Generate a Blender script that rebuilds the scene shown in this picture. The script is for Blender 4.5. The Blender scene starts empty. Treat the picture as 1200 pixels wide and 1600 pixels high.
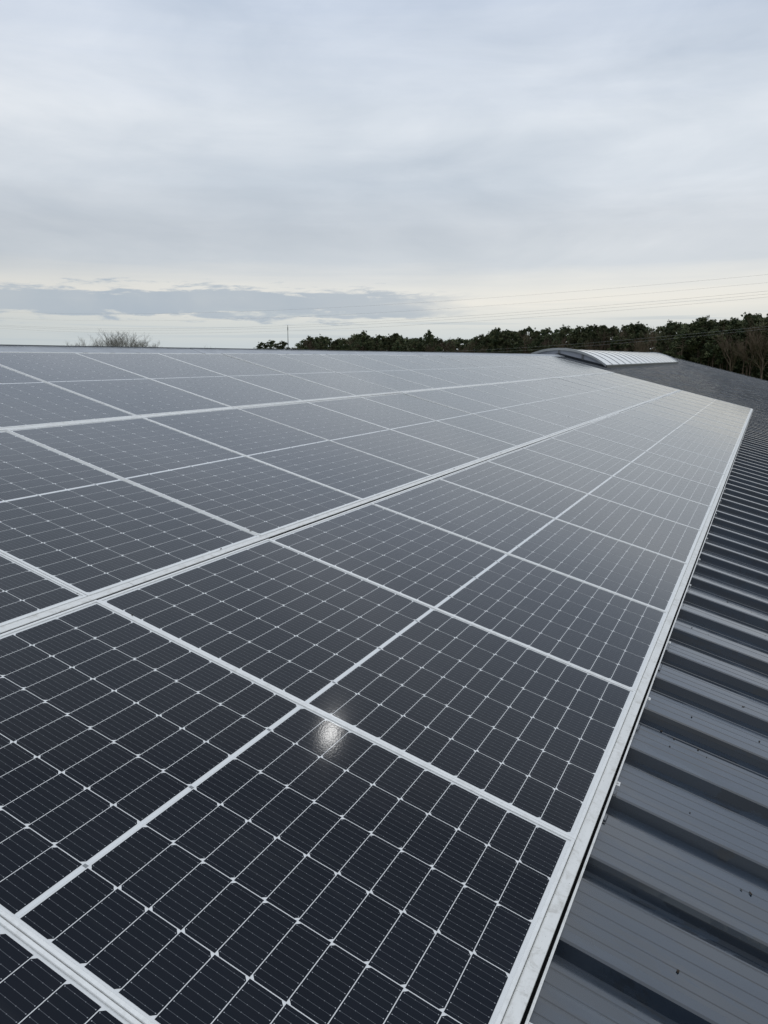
import bpy, math, random
import numpy as np
from mathutils import Matrix, Vector

random.seed(7)
rng = np.random.default_rng(11)
SC = bpy.context.scene
COL = SC.collection
PI = math.pi

# ------------------------------------------------------------------ camera
TILT = math.radians(14.0)                      # pitch of the roof
CT, ST = math.cos(TILT), math.sin(TILT)
FPX = 1209.57                                  # focal length in pixels of a 1200 x 1600 picture
CR = np.array([[0.44150729, -0.86975373, 0.22045354],
               [-0.17534424, -0.32459541, -0.92945802],
               [0.87995779, 0.37170724, -0.29581754]])      # right, down, forward (roof coordinates)
CPOS = np.array([-0.8453333, -0.03913911, 1.31925343])
RX = np.array([[1, 0, 0], [0, CT, -ST], [0, ST, CT]])
right, down, fwd = (RX @ CR[0], RX @ CR[1], RX @ CR[2])
cpos = RX @ CPOS
cam_data = bpy.data.cameras.new('camera')
cam = bpy.data.objects.new('camera', cam_data); COL.objects.link(cam)
m = np.eye(4); m[:3, 0] = right; m[:3, 1] = -down; m[:3, 2] = -fwd; m[:3, 3] = cpos
cam.matrix_world = Matrix(m.tolist())
cam_data.sensor_fit = 'VERTICAL'; cam_data.sensor_height = 24.0
cam_data.lens = 24.0 * FPX / 1600.0
cam_data.clip_start = 0.05; cam_data.clip_end = 9000
SC.camera = cam
YAW = math.atan2(fwd[1], fwd[0])


def W(x, y, z):                                # roof coordinates -> world
    return RX @ np.array([x, y, z], float)


def project(p):                                # world point -> pixel of the 1200 x 1600 picture
    d = np.asarray(p) - cpos
    return 600 + FPX * (d @ right) / (d @ fwd), 800 + FPX * (d @ down) / (d @ fwd), d @ fwd


def bearing(u, v=556.0):                       # horizontal unit direction of a picture column
    d = right * (u - 600) / FPX + down * (v - 800) / FPX + fwd
    d = d / math.hypot(d[0], d[1])
    return d


def srgb(r, g, b, a=1.0):
    f = lambda c: c / 12.92 if c <= 0.04045 else ((c + 0.055) / 1.055) ** 2.4
    return (f(r / 255), f(g / 255), f(b / 255), a)


# ------------------------------------------------------------------ node helper
class NT:
    def __init__(s, tree):
        s.t = tree; s.n = tree.nodes; s.l = tree.links

    def new(s, kind, **kw):
        nd = s.n.new(kind)
        for k, v in kw.items():
            if k == 'inp':
                for kk, vv in v.items():
                    s.put(nd.inputs[kk], vv)
            else:
                setattr(nd, k, v)
        return nd

    def put(s, sock, v):
        if isinstance(v, bpy.types.NodeSocket):
            s.l.new(v, sock)
        else:
            sock.default_value = v

    def math(s, op, a, b=0.0, c=0.0, clamp=False):
        nd = s.n.new('ShaderNodeMath'); nd.operation = op; nd.use_clamp = clamp
        s.put(nd.inputs[0], a); s.put(nd.inputs[1], b); s.put(nd.inputs[2], c)
        return nd.outputs[0]

    def mix(s, f, a, b, mode='MIX'):
        nd = s.n.new('ShaderNodeMix'); nd.data_type = 'RGBA'; nd.blend_type = mode
        s.put(nd.inputs[0], f); s.put(nd.inputs[6], a); s.put(nd.inputs[7], b)
        return nd.outputs[2]

    def step(s, v, lo, hi):
        nd = s.n.new('ShaderNodeMapRange'); nd.interpolation_type = 'SMOOTHSTEP'
        s.put(nd.inputs[0], v); nd.inputs[1].default_value = lo; nd.inputs[2].default_value = hi
        return nd.outputs[0]

    def lin(s, v, lo, hi, a, b):
        nd = s.n.new('ShaderNodeMapRange')
        s.put(nd.inputs[0], v)
        for i, x in enumerate((lo, hi, a, b)):
            nd.inputs[i + 1].default_value = x
        return nd.outputs[0]

    def noise(s, vec, scale, detail=4, rough=0.55, dist=0.0):
        nd = s.n.new('ShaderNodeTexNoise')
        if vec is not None: s.l.new(vec, nd.inputs['Vector'])
        nd.inputs['Scale'].default_value = scale; nd.inputs['Detail'].default_value = detail
        nd.inputs['Roughness'].default_value = rough; nd.inputs['Distortion'].default_value = dist
        return nd.outputs['Fac']

    def xyz(s, x, y, z=0.0):
        nd = s.n.new('ShaderNodeCombineXYZ')
        s.put(nd.inputs[0], x); s.put(nd.inputs[1], y); s.put(nd.inputs[2], z)
        return nd.outputs[0]

    def sep(s, v):
        nd = s.n.new('ShaderNodeSeparateXYZ'); s.l.new(v, nd.inputs[0])
        return nd.outputs

    def scale(s, v, sx, sy, sz):
        nd = s.n.new('ShaderNodeMapping'); s.l.new(v, nd.inputs[0])
        nd.inputs['Scale'].default_value = (sx, sy, sz)
        return nd.outputs[0]

    def ramp(s, v, stops):
        nd = s.n.new('ShaderNodeValToRGB'); s.l.new(v, nd.inputs[0])
        cr = nd.color_ramp
        while len(cr.elements) < len(stops): cr.elements.new(0.5)
        for e, (p, c) in zip(cr.elements, stops):
            e.position = p; e.color = c
        return nd.outputs[0]


# ------------------------------------------------------------------ sky and sun
SUN_EL = math.radians(38.18)
SUN_AZ = math.radians(13.28)                   # from +x towards +y
world = bpy.data.worlds.new('World'); SC.world = world; world.use_nodes = True
g = NT(world.node_tree); g.n.clear()
tc = g.new('ShaderNodeTexCoord').outputs['Generated']
vr = g.new('ShaderNodeVectorRotate', rotation_type='Z_AXIS'); g.l.new(tc, vr.inputs['Vector'])
vr.inputs['Angle'].default_value = -YAW
dx, dy, dz = g.sep(vr.outputs[0])
zc = g.math('MAXIMUM', dz, 0.0)
elev = g.math('MULTIPLY', g.math('ARCSINE', g.math('MINIMUM', zc, 1.0)), 180 / PI)
azim = g.math('MULTIPLY', g.math('ARCTAN2', dy, dx), 180 / PI)          # degrees, + to the left
inv = g.math('DIVIDE', 1.0, g.math('ADD', zc, 0.14))
plan = g.xyz(g.math('MULTIPLY', dx, inv), g.math('MULTIPLY', dy, inv), 3.7)
big = g.noise(g.scale(tc, 1.5, 1.5, 4.2), 1.0, 3, 0.5, 0.4)
mid = g.noise(g.scale(tc, 2.6, 2.6, 9.0), 1.5, 5, 0.55, 0.5)
fine = g.noise(g.scale(plan, 1.0, 0.8, 1), 9.0, 6, 0.6, 0.6)
band = g.noise(g.xyz(g.math('MULTIPLY', azim, 0.045), g.math('MULTIPLY', elev, 0.75), 1.3), 1.0, 5, 0.55, 0.3)
ew = g.math('ADD', elev, g.math('MULTIPLY', g.math('SUBTRACT', band, 0.5), g.math('ADD', 1.2, g.math('MULTIPLY', elev, 0.16))))
col = g.ramp(g.math('DIVIDE', ew, 60.0), [
    (0.0, srgb(199, 210, 215)), (2.2 / 60, srgb(211, 216, 215)), (3.7 / 60, srgb(232, 230, 223)), (4.9 / 60, srgb(222, 223, 220)),
    (6.4 / 60, srgb(195, 203, 211)), (8.5 / 60, srgb(192, 200, 209)), (11.5 / 60, srgb(206, 214, 223)), (15.0 / 60, srgb(215, 222, 230)),
    (18.5 / 60, srgb(205, 214, 226)), (22.5 / 60, srgb(189, 201, 218)), (32 / 60, srgb(189, 200, 214)), (1.0, srgb(196, 202, 209))])
mott = g.math('ADD', g.math('MULTIPLY', g.math('SUBTRACT', big, 0.5), 0.80), g.math('MULTIPLY', g.math('SUBTRACT', mid, 0.5), 0.42))
shade = g.math('ADD', 1.0, g.math('ADD', mott, g.math('MULTIPLY', g.math('SUBTRACT', fine, 0.5), 0.04)))
fade = g.step(elev, 3.5, 8.0)
shade = g.math('ADD', 1.0, g.math('MULTIPLY', g.math('SUBTRACT', shade, 1.0), fade))
sdot = g.new('ShaderNodeVectorMath', operation='DOT_PRODUCT'); g.l.new(tc, sdot.inputs[0])
sdot.inputs[1].default_value = (math.cos(SUN_EL) * math.cos(SUN_AZ), math.cos(SUN_EL) * math.sin(SUN_AZ), math.sin(SUN_EL))
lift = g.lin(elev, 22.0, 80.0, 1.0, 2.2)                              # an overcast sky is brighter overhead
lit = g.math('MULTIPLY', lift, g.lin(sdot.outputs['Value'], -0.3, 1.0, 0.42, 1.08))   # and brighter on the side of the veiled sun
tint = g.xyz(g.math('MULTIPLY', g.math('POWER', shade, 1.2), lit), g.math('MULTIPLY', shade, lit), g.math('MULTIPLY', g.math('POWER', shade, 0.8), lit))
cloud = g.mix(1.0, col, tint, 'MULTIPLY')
# low blue-grey cloud bank over the left part of the horizon, with ragged wisps at its end
wisp = g.noise(g.xyz(g.math('MULTIPLY', azim, 0.17), g.math('MULTIPLY', elev, 1.0), 4.6), 1.7, 9, 0.64, 0.25)
wd = g.math('MULTIPLY', g.math('SUBTRACT', wisp, 0.5), 3.6)
eb = g.math('ADD', elev, wd)
top = g.math('SUBTRACT', 1.0, g.step(eb, 4.25, 4.85))
bot = g.step(eb, 2.35, 2.95)
side = g.step(g.math('ADD', azim, g.math('MULTIPLY', wd, 2.6)), -7.5, 0.5)
bank = g.math('MULTIPLY', g.math('MULTIPLY', top, bot), side)
cloud = g.mix(g.math('MULTIPLY', bank, g.lin(mid, 0.32, 0.68, 1.0, 0.72)), cloud, srgb(166, 179, 192))
# thin streaks low on the horizon
st = g.noise(g.xyz(g.math('MULTIPLY', azim, 0.06), g.math('MULTIPLY', elev, 3.2), 2.2), 1.0, 5, 0.6, 0.2)
stf = g.math('MULTIPLY', g.step(st, 0.52, 0.66), g.math('SUBTRACT', 1.0, g.step(elev, 2.5, 4.2)))
cloud = g.mix(g.math('MULTIPLY', stf, 0.55), cloud, srgb(186, 196, 202))
sky = g.new('ShaderNodeTexSky', sky_type='NISHITA', sun_disc=False, sun_elevation=SUN_EL)
sky.sun_rotation = PI / 2 - SUN_AZ
sky.air_density = 1.0; sky.dust_density = 3.0
bg1 = g.new('ShaderNodeBackground'); g.l.new(sky.outputs[0], bg1.inputs[0]); bg1.inputs[1].default_value = 0.06
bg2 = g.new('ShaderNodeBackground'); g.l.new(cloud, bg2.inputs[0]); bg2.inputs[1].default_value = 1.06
ms = g.new('ShaderNodeMixShader'); ms.inputs[0].default_value = 0.95
g.l.new(bg1.outputs[0], ms.inputs[1]); g.l.new(bg2.outputs[0], ms.inputs[2])
wo = g.new('ShaderNodeOutputWorld'); g.l.new(ms.outputs[0], wo.inputs[0])

sun_data = bpy.data.lights.new('sun', 'SUN'); sun = bpy.data.objects.new('sun', sun_data); COL.objects.link(sun)
sun_data.energy = 0.022; sun_data.angle = math.radians(1.0); sun_data.color = (1.0, 0.995, 0.98)
sd = Vector((math.cos(SUN_EL) * math.cos(SUN_AZ), math.cos(SUN_EL) * math.sin(SUN_AZ), math.sin(SUN_EL)))
sun.rotation_euler = sd.to_track_quat('Z', 'Y').to_euler()
SC.view_settings.view_transform = 'Standard'; SC.view_settings.look = 'None'
SC.view_settings.exposure = 0.0; SC.view_settings.gamma = 1.0
SC.cycles.max_bounces = 6; SC.cycles.transparent_max_bounces = 8


# ------------------------------------------------------------------ materials
def material(name):
    mt = bpy.data.materials.new(name); mt.use_nodes = True
    t = NT(mt.node_tree); t.n.clear()
    out = t.new('ShaderNodeOutputMaterial'); b = t.new('ShaderNodeBsdfPrincipled')
    t.l.new(b.outputs[0], out.inputs[0])
    return mt, t, b


def glass_coat(t, b):
    """the front glass of a solar panel: a clear anti-reflex coat with the fine texture of solar glass"""
    pos = t.new('ShaderNodeNewGeometry').outputs['Position']
    # the anti-reflex layer works near the normal and fades out towards flat angles
    fac = t.new('ShaderNodeLayerWeight', inp={'Blend': 0.5}).outputs['Facing']
    t.put(b.inputs['Coat Weight'], t.lin(fac, 0.38, 0.72, 0.11, 1.0))
    b.inputs['Coat IOR'].default_value = COAT_IOR
    smear = t.noise(pos, 3.0, 5, 0.6, 0.4)
    t.put(b.inputs['Coat Roughness'], t.lin(smear, 0.3, 0.75, 0.075, 0.095))
    # a film of dust, thin and uneven, that shows at flat angles
    film = t.noise(pos, 0.9, 6, 0.65, 0.5)
    t.put(b.inputs['Sheen Weight'], t.lin(film, 0.3, 0.7, 0.32, 0.48))
    b.inputs['Sheen Roughness'].default_value = 0.25
    b.inputs['Sheen Tint'].default_value = (0.97, 1.0, 1.0, 1)
    n1 = t.noise(pos, 170.0, 2, 0.5)
    n2 = t.noise(pos, 2.2, 2, 0.5)
    bp1 = t.new('ShaderNodeBump'); bp1.inputs['Strength'].default_value = 0.032; bp1.inputs['Distance'].default_value = 0.002
    t.l.new(n1, bp1.inputs['Height'])
    bp2 = t.new('ShaderNodeBump'); bp2.inputs['Strength'].default_value = 0.02; bp2.inputs['Distance'].default_value = 0.004
    t.l.new(n2, bp2.inputs['Height']); t.l.new(bp1.outputs[0], bp2.inputs['Normal'])
    t.l.new(bp2.outputs[0], b.inputs['Coat Normal'])
    return pos


COAT_IOR = 1.52


def mat_cell():
    mt, t, b = material('solar_cell')
    pos = glass_coat(t, b)
    uv = t.new('ShaderNodeUVMap').outputs[0]
    u, v, _ = t.sep(uv)
    fu = t.math('FRACT', t.math('MULTIPLY', u, 9.0))
    du = t.math('ABSOLUTE', t.math('SUBTRACT', fu, 0.5))               # distance from a wire, in wire spacings (18.6 mm)
    wire = t.math('LESS_THAN', du, 0.021)
    dv = t.math('ABSOLUTE', t.math('SUBTRACT', v, 0.5))
    d1 = t.math('LESS_THAN', t.math('ABSOLUTE', t.math('SUBTRACT', dv, 0.452)), 0.011)
    d2 = t.math('LESS_THAN', t.math('ABSOLUTE', t.math('SUBTRACT', dv, 0.16)), 0.007)
    pad = t.math('MULTIPLY', t.math('MAXIMUM', d1, t.math('MULTIPLY', d2, 0.5)), t.math('LESS_THAN', du, 0.05))
    inside = t.math('LESS_THAN', dv, 0.475)
    rnd = t.new('ShaderNodeObjectInfo').outputs['Random']
    base = t.mix(rnd, (0.0052, 0.0082, 0.0150, 1), (0.0066, 0.0100, 0.0178, 1))
    dirt = t.step(t.noise(pos, 1.3, 6, 0.65), 0.5, 0.8)
    base = t.mix(t.math('MULTIPLY', dirt, 0.02), base, (0.30, 0.29, 0.26, 1))
    run = t.step(t.noise(t.scale(pos, 22.0, 2.4, 2.4), 1.0, 6, 0.65, 0.5), 0.52, 0.74)       # dried runs down the slope
    base = t.mix(t.math('MULTIPLY', run, 0.022), base, (0.32, 0.32, 0.30, 1))
    c = t.mix(t.math('MULTIPLY', t.math('MULTIPLY', wire, inside), 0.62), base, (0.19, 0.20, 0.22, 1))
    c = t.mix(pad, c, (0.42, 0.43, 0.45, 1))
    t.put(b.inputs['Base Color'], c)
    b.inputs['Roughness'].default_value = 0.6; b.inputs['Specular IOR Level'].default_value = 0.05
    return mt


def mat_backsheet(name, colour):
    mt, t, b = material(name)
    pos = glass_coat(t, b)
    t.put(b.inputs['Base Color'], t.mix(t.noise(pos, 30, 3), colour, tuple(x * 0.88 for x in colour[:3]) + (1,)))
    b.inputs['Roughness'].default_value = 0.6; b.inputs['Specular IOR Level'].default_value = 0.1
    return mt


def mat_alu(name, colour, dirt_amt, rough=0.42, metal=0.25):
    mt, t, b = material(name)
    pos = t.new('ShaderNodeNewGeometry').outputs['Position']
    streak = t.noise(t.scale(pos, 3.0, 60, 60), 1.0, 5, 0.65, 0.2)
    blot = t.step(t.noise(pos, 26.0, 7, 0.75, 0.5), 0.46, 0.74)
    c = t.mix(t.lin(streak, 0.3, 0.7, 0, 0.30), colour, tuple(x * 0.72 for x in colour[:3]) + (1,))
    c = t.mix(t.math('MULTIPLY', blot, dirt_amt), c, (0.36, 0.33, 0.28, 1))
    spot = t.step(t.noise(pos, 160.0, 3, 0.6), 0.66, 0.72)
    c = t.mix(t.math('MULTIPLY', spot, dirt_amt), c, (0.10, 0.09, 0.07, 1))
    t.put(b.inputs['Base Color'], c)
    t.put(b.inputs['Roughness'], t.lin(blot, 0, 1, rough, rough + 0.25))
    b.inputs['Metallic'].default_value = metal
    return mt


def mat_roof():
    mt, t, b = material('anthracite_roof_coating')
    oc = t.new('ShaderNodeTexCoord').outputs['UV']                       # UV: metres across and down the slope
    pos = t.new('ShaderNodeNewGeometry').outputs['Position']
    long = t.scale(oc, 6.0, 1.1, 1)
    n1 = t.noise(long, 1.0, 6, 0.62, 0.6)
    n2 = t.noise(t.scale(oc, 14.0, 5.0, 1), 1.0, 7, 0.7, 1.0)
    wet = t.step(t.math('ADD', t.math('MULTIPLY', n1, 0.84), t.math('MULTIPLY', n2, 0.16)), 0.505, 0.517)
    speck = t.step(t.noise(pos, 95.0, 2, 0.5), 0.70, 0.745)
    dust = t.noise(t.scale(oc, 3.0, 0.8, 1), 2.0, 6, 0.65, 0.4)
    moss = t.step(t.noise(t.scale(oc, 2.2, 0.7, 1), 1.0, 4, 0.6, 0.3), 0.58, 0.80)
    c = t.mix(t.step(dust, 0.35, 0.75), (0.011, 0.023, 0.042, 1), (0.027, 0.043, 0.067, 1))
    c = t.mix(t.math('MULTIPLY', moss, 0.30), c, (0.026, 0.030, 0.022, 1))
    c = t.mix(t.math('MULTIPLY', wet, 0.55), c, (0.012, 0.016, 0.022, 1))
    c = t.mix(t.math('MULTIPLY', speck, 0.35), c, (0.015, 0.014, 0.012, 1))
    runs = t.step(t.noise(t.scale(oc, 46.0, 1.6, 1), 1.0, 5, 0.6, 0.3), 0.56, 0.72)
    c = t.mix(t.math('MULTIPLY', runs, 0.22), c, (0.075, 0.090, 0.108, 1))
    t.put(b.inputs['Base Color'], c)
    r = t.lin(dust, 0.3, 0.8, 0.12, 0.26)
    rm = t.new('ShaderNodeMix'); rm.data_type = 'FLOAT'
    t.put(rm.inputs[0], wet); t.put(rm.inputs[2], r); rm.inputs[3].default_value = 0.07
    t.put(b.inputs['Roughness'], rm.outputs[0])
    b.inputs['Specular IOR Level'].default_value = 0.9
    b.inputs['Coat IOR'].default_value = 1.33
    t.put(b.inputs['Coat Weight'], t.lin(wet, 0, 1, 0.9, 1.0)); t.put(b.inputs['Coat Roughness'], t.lin(wet, 0, 1, 0.13, 0.04))
    bp = t.new('ShaderNodeBump'); bp.inputs['Strength'].default_value = 0.02; bp.inputs['Distance'].default_value = 0.01
    t.l.new(t.noise(oc, 4.0, 3, 0.5), bp.inputs['Height'])
    t.l.new(bp.outputs[0], b.inputs['Normal'])
    return mt


def mat_plain(name, c1, c2, rough=0.7, scale=8.0, metal=0.0, spec=0.3):
    mt, t, b = material(name)
    pos = t.new('ShaderNodeNewGeometry').outputs['Position']
    t.put(b.inputs['Base Color'], t.mix(t.step(t.noise(pos, scale, 5, 0.6), 0.3, 0.7), c1 + (1,), c2 + (1,)))
    b.inputs['Roughness'].default_value = rough; b.inputs['Metallic'].default_value = metal
    b.inputs['Specular IOR Level'].default_value = spec
    return mt


def mat_foliage(name, c1, c2, scale):
    mt, t, b = material(name)
    pos = t.new('ShaderNodeNewGeometry').outputs['Position']
    rnd = t.new('ShaderNodeObjectInfo').outputs['Random']
    c = t.mix(t.step(t.noise(pos, scale, 3, 0.6), 0.35, 0.68), c1 + (1,), c2 + (1,))
    hs = t.new('ShaderNodeHueSaturation'); t.l.new(c, hs.inputs['Color'])
    t.put(hs.inputs['Value'], t.lin(rnd, 0, 1, 0.75, 1.25)); t.put(hs.inputs['Hue'], t.lin(rnd, 0, 1, 0.485, 0.515))
    t.l.new(hs.outputs[0], b.inputs['Base Color'])
    b.inputs['Roughness'].default_value = 0.8; b.inputs['Specular IOR Level'].default_value = 0.1
    return mt


M = dict(
    cell=mat_cell(),
    back=mat_backsheet('white_backsheet_under_glass', (0.87, 0.87, 0.86, 1)),
    ribbon=mat_backsheet('busbar_ribbon', (0.90, 0.91, 0.91, 1)),
    tab=mat_backsheet('busbar_tab', (0.30, 0.31, 0.32, 1)),
    frame=mat_alu('anodised_frame', (0.88, 0.875, 0.855, 1), 0.18),
    rail=mat_alu('weathered_rail', (0.84, 0.83, 0.80, 1), 0.45, 0.5),
    roof=mat_roof(),
    cap=mat_plain('galvanised_ridge_cap', (0.34, 0.355, 0.375), (0.42, 0.435, 0.455), 0.4, 5, 0.3),
    dark=mat_plain('black_rubber_and_gap_shade', (0.012, 0.012, 0.013), (0.02, 0.02, 0.02), 0.8),  # rubber parts, and the painted shade inside the rail gaps
    curb=mat_plain('dark_kerb_metal', (0.035, 0.042, 0.052), (0.05, 0.058, 0.068), 0.4, 3),
    vault=mat_plain('opal_polycarbonate', (0.92, 0.93, 0.93), (0.84, 0.85, 0.86), 0.12, 1.5, 0, 1.0),
    tymp=mat_plain('frosted_end_sheet', (0.60, 0.62, 0.70), (0.66, 0.68, 0.75), 0.3, 2, 0, 0.5),
    bar=mat_plain('grey_glazing_bar', (0.22, 0.225, 0.23), (0.30, 0.305, 0.31), 0.45, 6, 0.4),
    edge=mat_plain('pale_arch_trim', (0.62, 0.63, 0.64), (0.72, 0.73, 0.73), 0.35, 4, 0.4),
    wall=mat_plain('grey_wall_cladding', (0.20, 0.21, 0.22), (0.26, 0.27, 0.28), 0.6, 1.5),
    concrete=mat_plain('concrete_plinth', (0.30, 0.29, 0.27), (0.38, 0.37, 0.35), 0.9, 4),
    grass=mat_foliage('meadow_grass', (0.050, 0.075, 0.020), (0.095, 0.105, 0.035), 0.05),
    needles=mat_foliage('pine_needles', (0.058, 0.080, 0.044), (0.190, 0.195, 0.105), 0.6),
    twigs=mat_foliage('bare_twigs', (0.14, 0.105, 0.075), (0.23, 0.175, 0.128), 0.3),
    palebark=mat_foliage('pale_bare_twigs', (0.36, 0.34, 0.31), (0.46, 0.44, 0.41), 0.3),
    bark=mat_foliage('pine_bark', (0.13, 0.098, 0.075), (0.28, 0.205, 0.15), 0.6),
    scrub=mat_foliage('woodland_understorey', (0.034, 0.028, 0.020), (0.062, 0.050, 0.032), 0.3),
    bush=mat_foliage('yellow_green_bush', (0.10, 0.12, 0.03), (0.16, 0.17, 0.05), 0.7),
    wire=mat_plain('aluminium_conductor', (0.30, 0.30, 0.30), (0.38, 0.38, 0.38), 0.6, 1, 0.2),
    mast=mat_plain('galvanised_mast', (0.16, 0.17, 0.18), (0.22, 0.23, 0.24), 0.6, 1, 0.3),
    leaf=mat_plain('dead_leaf', (0.020, 0.015, 0.010), (0.045, 0.032, 0.020), 0.8, 90),
)


# ------------------------------------------------------------------ mesh helper
class MB:
    def __init__(s):
        s.v = []; s.f = []; s.uv = None

    def box(s, x0, x1, y0, y1, z0, z1):
        k = len(s.v)
        s.v += [(x0, y0, z0), (x1, y0, z0), (x1, y1, z0), (x0, y1, z0), (x0, y0, z1), (x1, y0, z1), (x1, y1, z1), (x0, y1, z1)]
        s.f += [tuple(k + i for i in q) for q in ((0, 3, 2, 1), (4, 5, 6, 7), (0, 1, 5, 4), (1, 2, 6, 5), (2, 3, 7, 6), (3, 0, 4, 7))]
        return s

    def prism_x(s, prof, x0, x1, close=True):
        """profile of (y, z) points run along x"""
        k = len(s.v); n = len(prof)
        s.v += [(x0, y, z) for y, z in prof] + [(x1, y, z) for y, z in prof]
        for i in range(n if close else n - 1):
            j = (i + 1) % n
            s.f.append((k + i, k + j, k + n + j, k + n + i))
        if close:
            s.f.append(tuple(k + i for i in reversed(range(n)))); s.f.append(tuple(k + n + i for i in range(n)))
        return s

    def tube(s, pts, radii, sides=5, cap=False):
        pts = [np.asarray(p, float) for p in pts]
        k = len(s.v)
        for i, p in enumerate(pts):
            d = pts[min(i + 1, len(pts) - 1)] - pts[max(i - 1, 0)]
            d = d / (np.linalg.norm(d) + 1e-9)
            a = np.cross(d, (0, 0, 1) if abs(d[2]) < 0.9 else (1, 0, 0)); a /= np.linalg.norm(a)
            b = np.cross(d, a)
            for q in range(sides):
                w = 2 * PI * q / sides
                s.v.append(tuple(p + radii[i] * (a * math.cos(w) + b * math.sin(w))))
        for i in range(len(pts) - 1):
            for q in range(sides):
                r = (q + 1) % sides
                s.f.append((k + i * sides + q, k + i * sides + r, k + (i + 1) * sides + r, k + (i + 1) * sides + q))
        if cap:
            s.f.append(tuple(k + q for q in reversed(range(sides))))
            e = k + (len(pts) - 1) * sides
            s.f.append(tuple(e + q for q in range(sides)))
        return s

    def mesh(s, name, mat, smooth=False):
        me = bpy.data.meshes.new(name); me.from_pydata([tuple(map(float, p)) for p in s.v], [], s.f)
        me.materials.append(mat); me.update()
        if smooth:
            me.polygons.foreach_set('use_smooth', [True] * len(me.polygons))
        return me


def link(name, me, parent=None, loc=None, rot=None):
    o = bpy.data.objects.new(name, me); COL.objects.link(o)
    if parent is not None: o.parent = parent
    if loc is not None: o.location = [float(x) for x in loc]
    if rot is not None: o.rotation_euler = rot
    return o


def tag(o, label=None, cat=None, group=None, kind=None):
    if label: o['label'] = label
    if cat: o['category'] = cat
    if group: o['group'] = group
    if kind: o['kind'] = kind
    return o


ORD = ['first', 'second', 'third', 'fourth', 'fifth', 'sixth', 'seventh', 'eighth', 'ninth', 'tenth', 'eleventh', 'twelfth', 'thirteenth', 'fourteenth',
       'fifteenth', 'sixteenth', 'seventeenth', 'eighteenth', 'nineteenth', 'twentieth', 'twenty-first', 'twenty-second']

# ------------------------------------------------------------------ ground
GZ = -6.7
gm = MB()
ring = [0, 40, 120, 300, 700, 1800, 5000]
seg = 48
gm.v.append((20, 0, GZ))
for r in ring[1:]:
    for q in range(seg):
        a = 2 * PI * q / seg
        gm.v.append((20 + r * math.cos(a), r * math.sin(a), GZ + (0.25 * math.sin(q * 1.7 + r) if 60 < r < 1000 else 0)))
for q in range(seg):
    gm.f.append((0, 1 + q, 1 + (q + 1) % seg))
for i in range(len(ring) - 2):
    for q in range(seg):
        a, b = 1 + i * seg + q, 1 + i * seg + (q + 1) % seg
        gm.f.append((a, a + seg, b + seg, b))
tag(link('ground', gm.mesh('ground', M['grass'])), kind='structure')

# ------------------------------------------------------------------ the building
RIB = 0.34; SHEET = 3 * RIB
RIB0 = 1.108 - 4 * SHEET                        # near edge of a rib crown
CROWN, PAN = -0.060, -0.098
Y_RIDGE, Y_EAVE = 5.72, -3.6
X_END = RIB0 + 54 * SHEET                       # far gable
hall = link('farm_hall', None, loc=(RIB0, float(W(0, Y_EAVE, 0)[1]), GZ))
tag(hall, 'long hall with dark anthracite ribbed metal roof carrying the solar panels', 'building')


def hall_child(name, me, loc, rot=None, parent=None):
    o = link(name, me, parent or hall, rot=rot)
    o.location = Vector([float(x) for x in loc]) - (hall.location if parent is None else Vector((0, 0, 0)))
    return o


def sheet_mesh():
    """one roof sheet, three ribs wide; x from the near flank of its first rib, y along the slope"""
    FL, CW = 0.015, 0.034
    prof = [(-0.0085, CROWN - 0.0165)]           # the lap over the sheet before it ends half way down the flank
    for k in range(3):
        x = k * RIB
        up = 0.0022 if k == 0 else 0.0
        if k > 0:
            prof.append((x - FL, PAN))
        prof += [(x - 0.003, CROWN - 0.004 + up), (x + 0.003, CROWN + up), (x + CW - 0.003, CROWN + up), (x + CW + 0.003, CROWN - 0.004 + up), (x + CW + FL, PAN)]
        xs = x + CW + FL; wide = RIB - CW - 2 * FL
        for j in range(1, 6):                    # fine stiffening grooves in the pan
            c = xs + wide * j / 6
            prof += [(c - 0.0035, PAN), (c - 0.001, PAN - 0.0016), (c + 0.001, PAN - 0.0016), (c + 0.0035, PAN)]
    prof += [(3 * RIB - FL, PAN), (3 * RIB - 0.003, CROWN - 0.004), (3 * RIB + 0.003, CROWN - 0.0008), (3 * RIB + 0.02, CROWN - 0.0008)]
    ys = [Y_EAVE, -1.2, -0.4, 0.0, 1.5, Y_RIDGE]
    mb = MB(); n = len(prof)
    for y in ys:
        mb.v += [(x, y, z) for x, z in prof]
    for i in range(len(ys) - 1):
        for q in range(n - 1):
            mb.f.append((i * n + q, i * n + q + 1, (i + 1) * n + q + 1, (i + 1) * n + q))
    me = mb.mesh('roof_sheet', M['roof'])
    uvl = me.uv_layers.new(name='UVMap')
    for lp in me.loops:
        p = me.vertices[lp.vertex_index].co
        uvl.data[lp.index].uv = (p.x, p.y)
    return me


def variant(me, du, dv):
    """the same sheet with its weathering shifted"""
    c = me.copy()
    a = np.empty(len(c.loops) * 2); c.uv_layers[0].data.foreach_get('uv', a)
    a = a.reshape(-1, 2) + (du, dv); c.uv_layers[0].data.foreach_set('uv', a.ravel())
    return c


sm = sheet_mesh()
variants = [sm] + [variant(sm, 3.7 * k + 0.4, 13.1 * k) for k in range(1, 9)]
nsheet = 54
for k in range(nsheet):
    hall_child('roof_sheet', variants[(k * 5 + k // 9) % 9], (RIB0 + k * SHEET, 0, 0), (TILT, 0, 0))
ridge_w = W(0, Y_RIDGE, 0)
for k in range(nsheet):                          # the far slope of the roof
    o = hall_child('roof_sheet', variants[(k * 7) % 9], (RIB0 + (k + 1) * SHEET, 2 * ridge_w[1], 0), (TILT, 0, PI))
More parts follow.
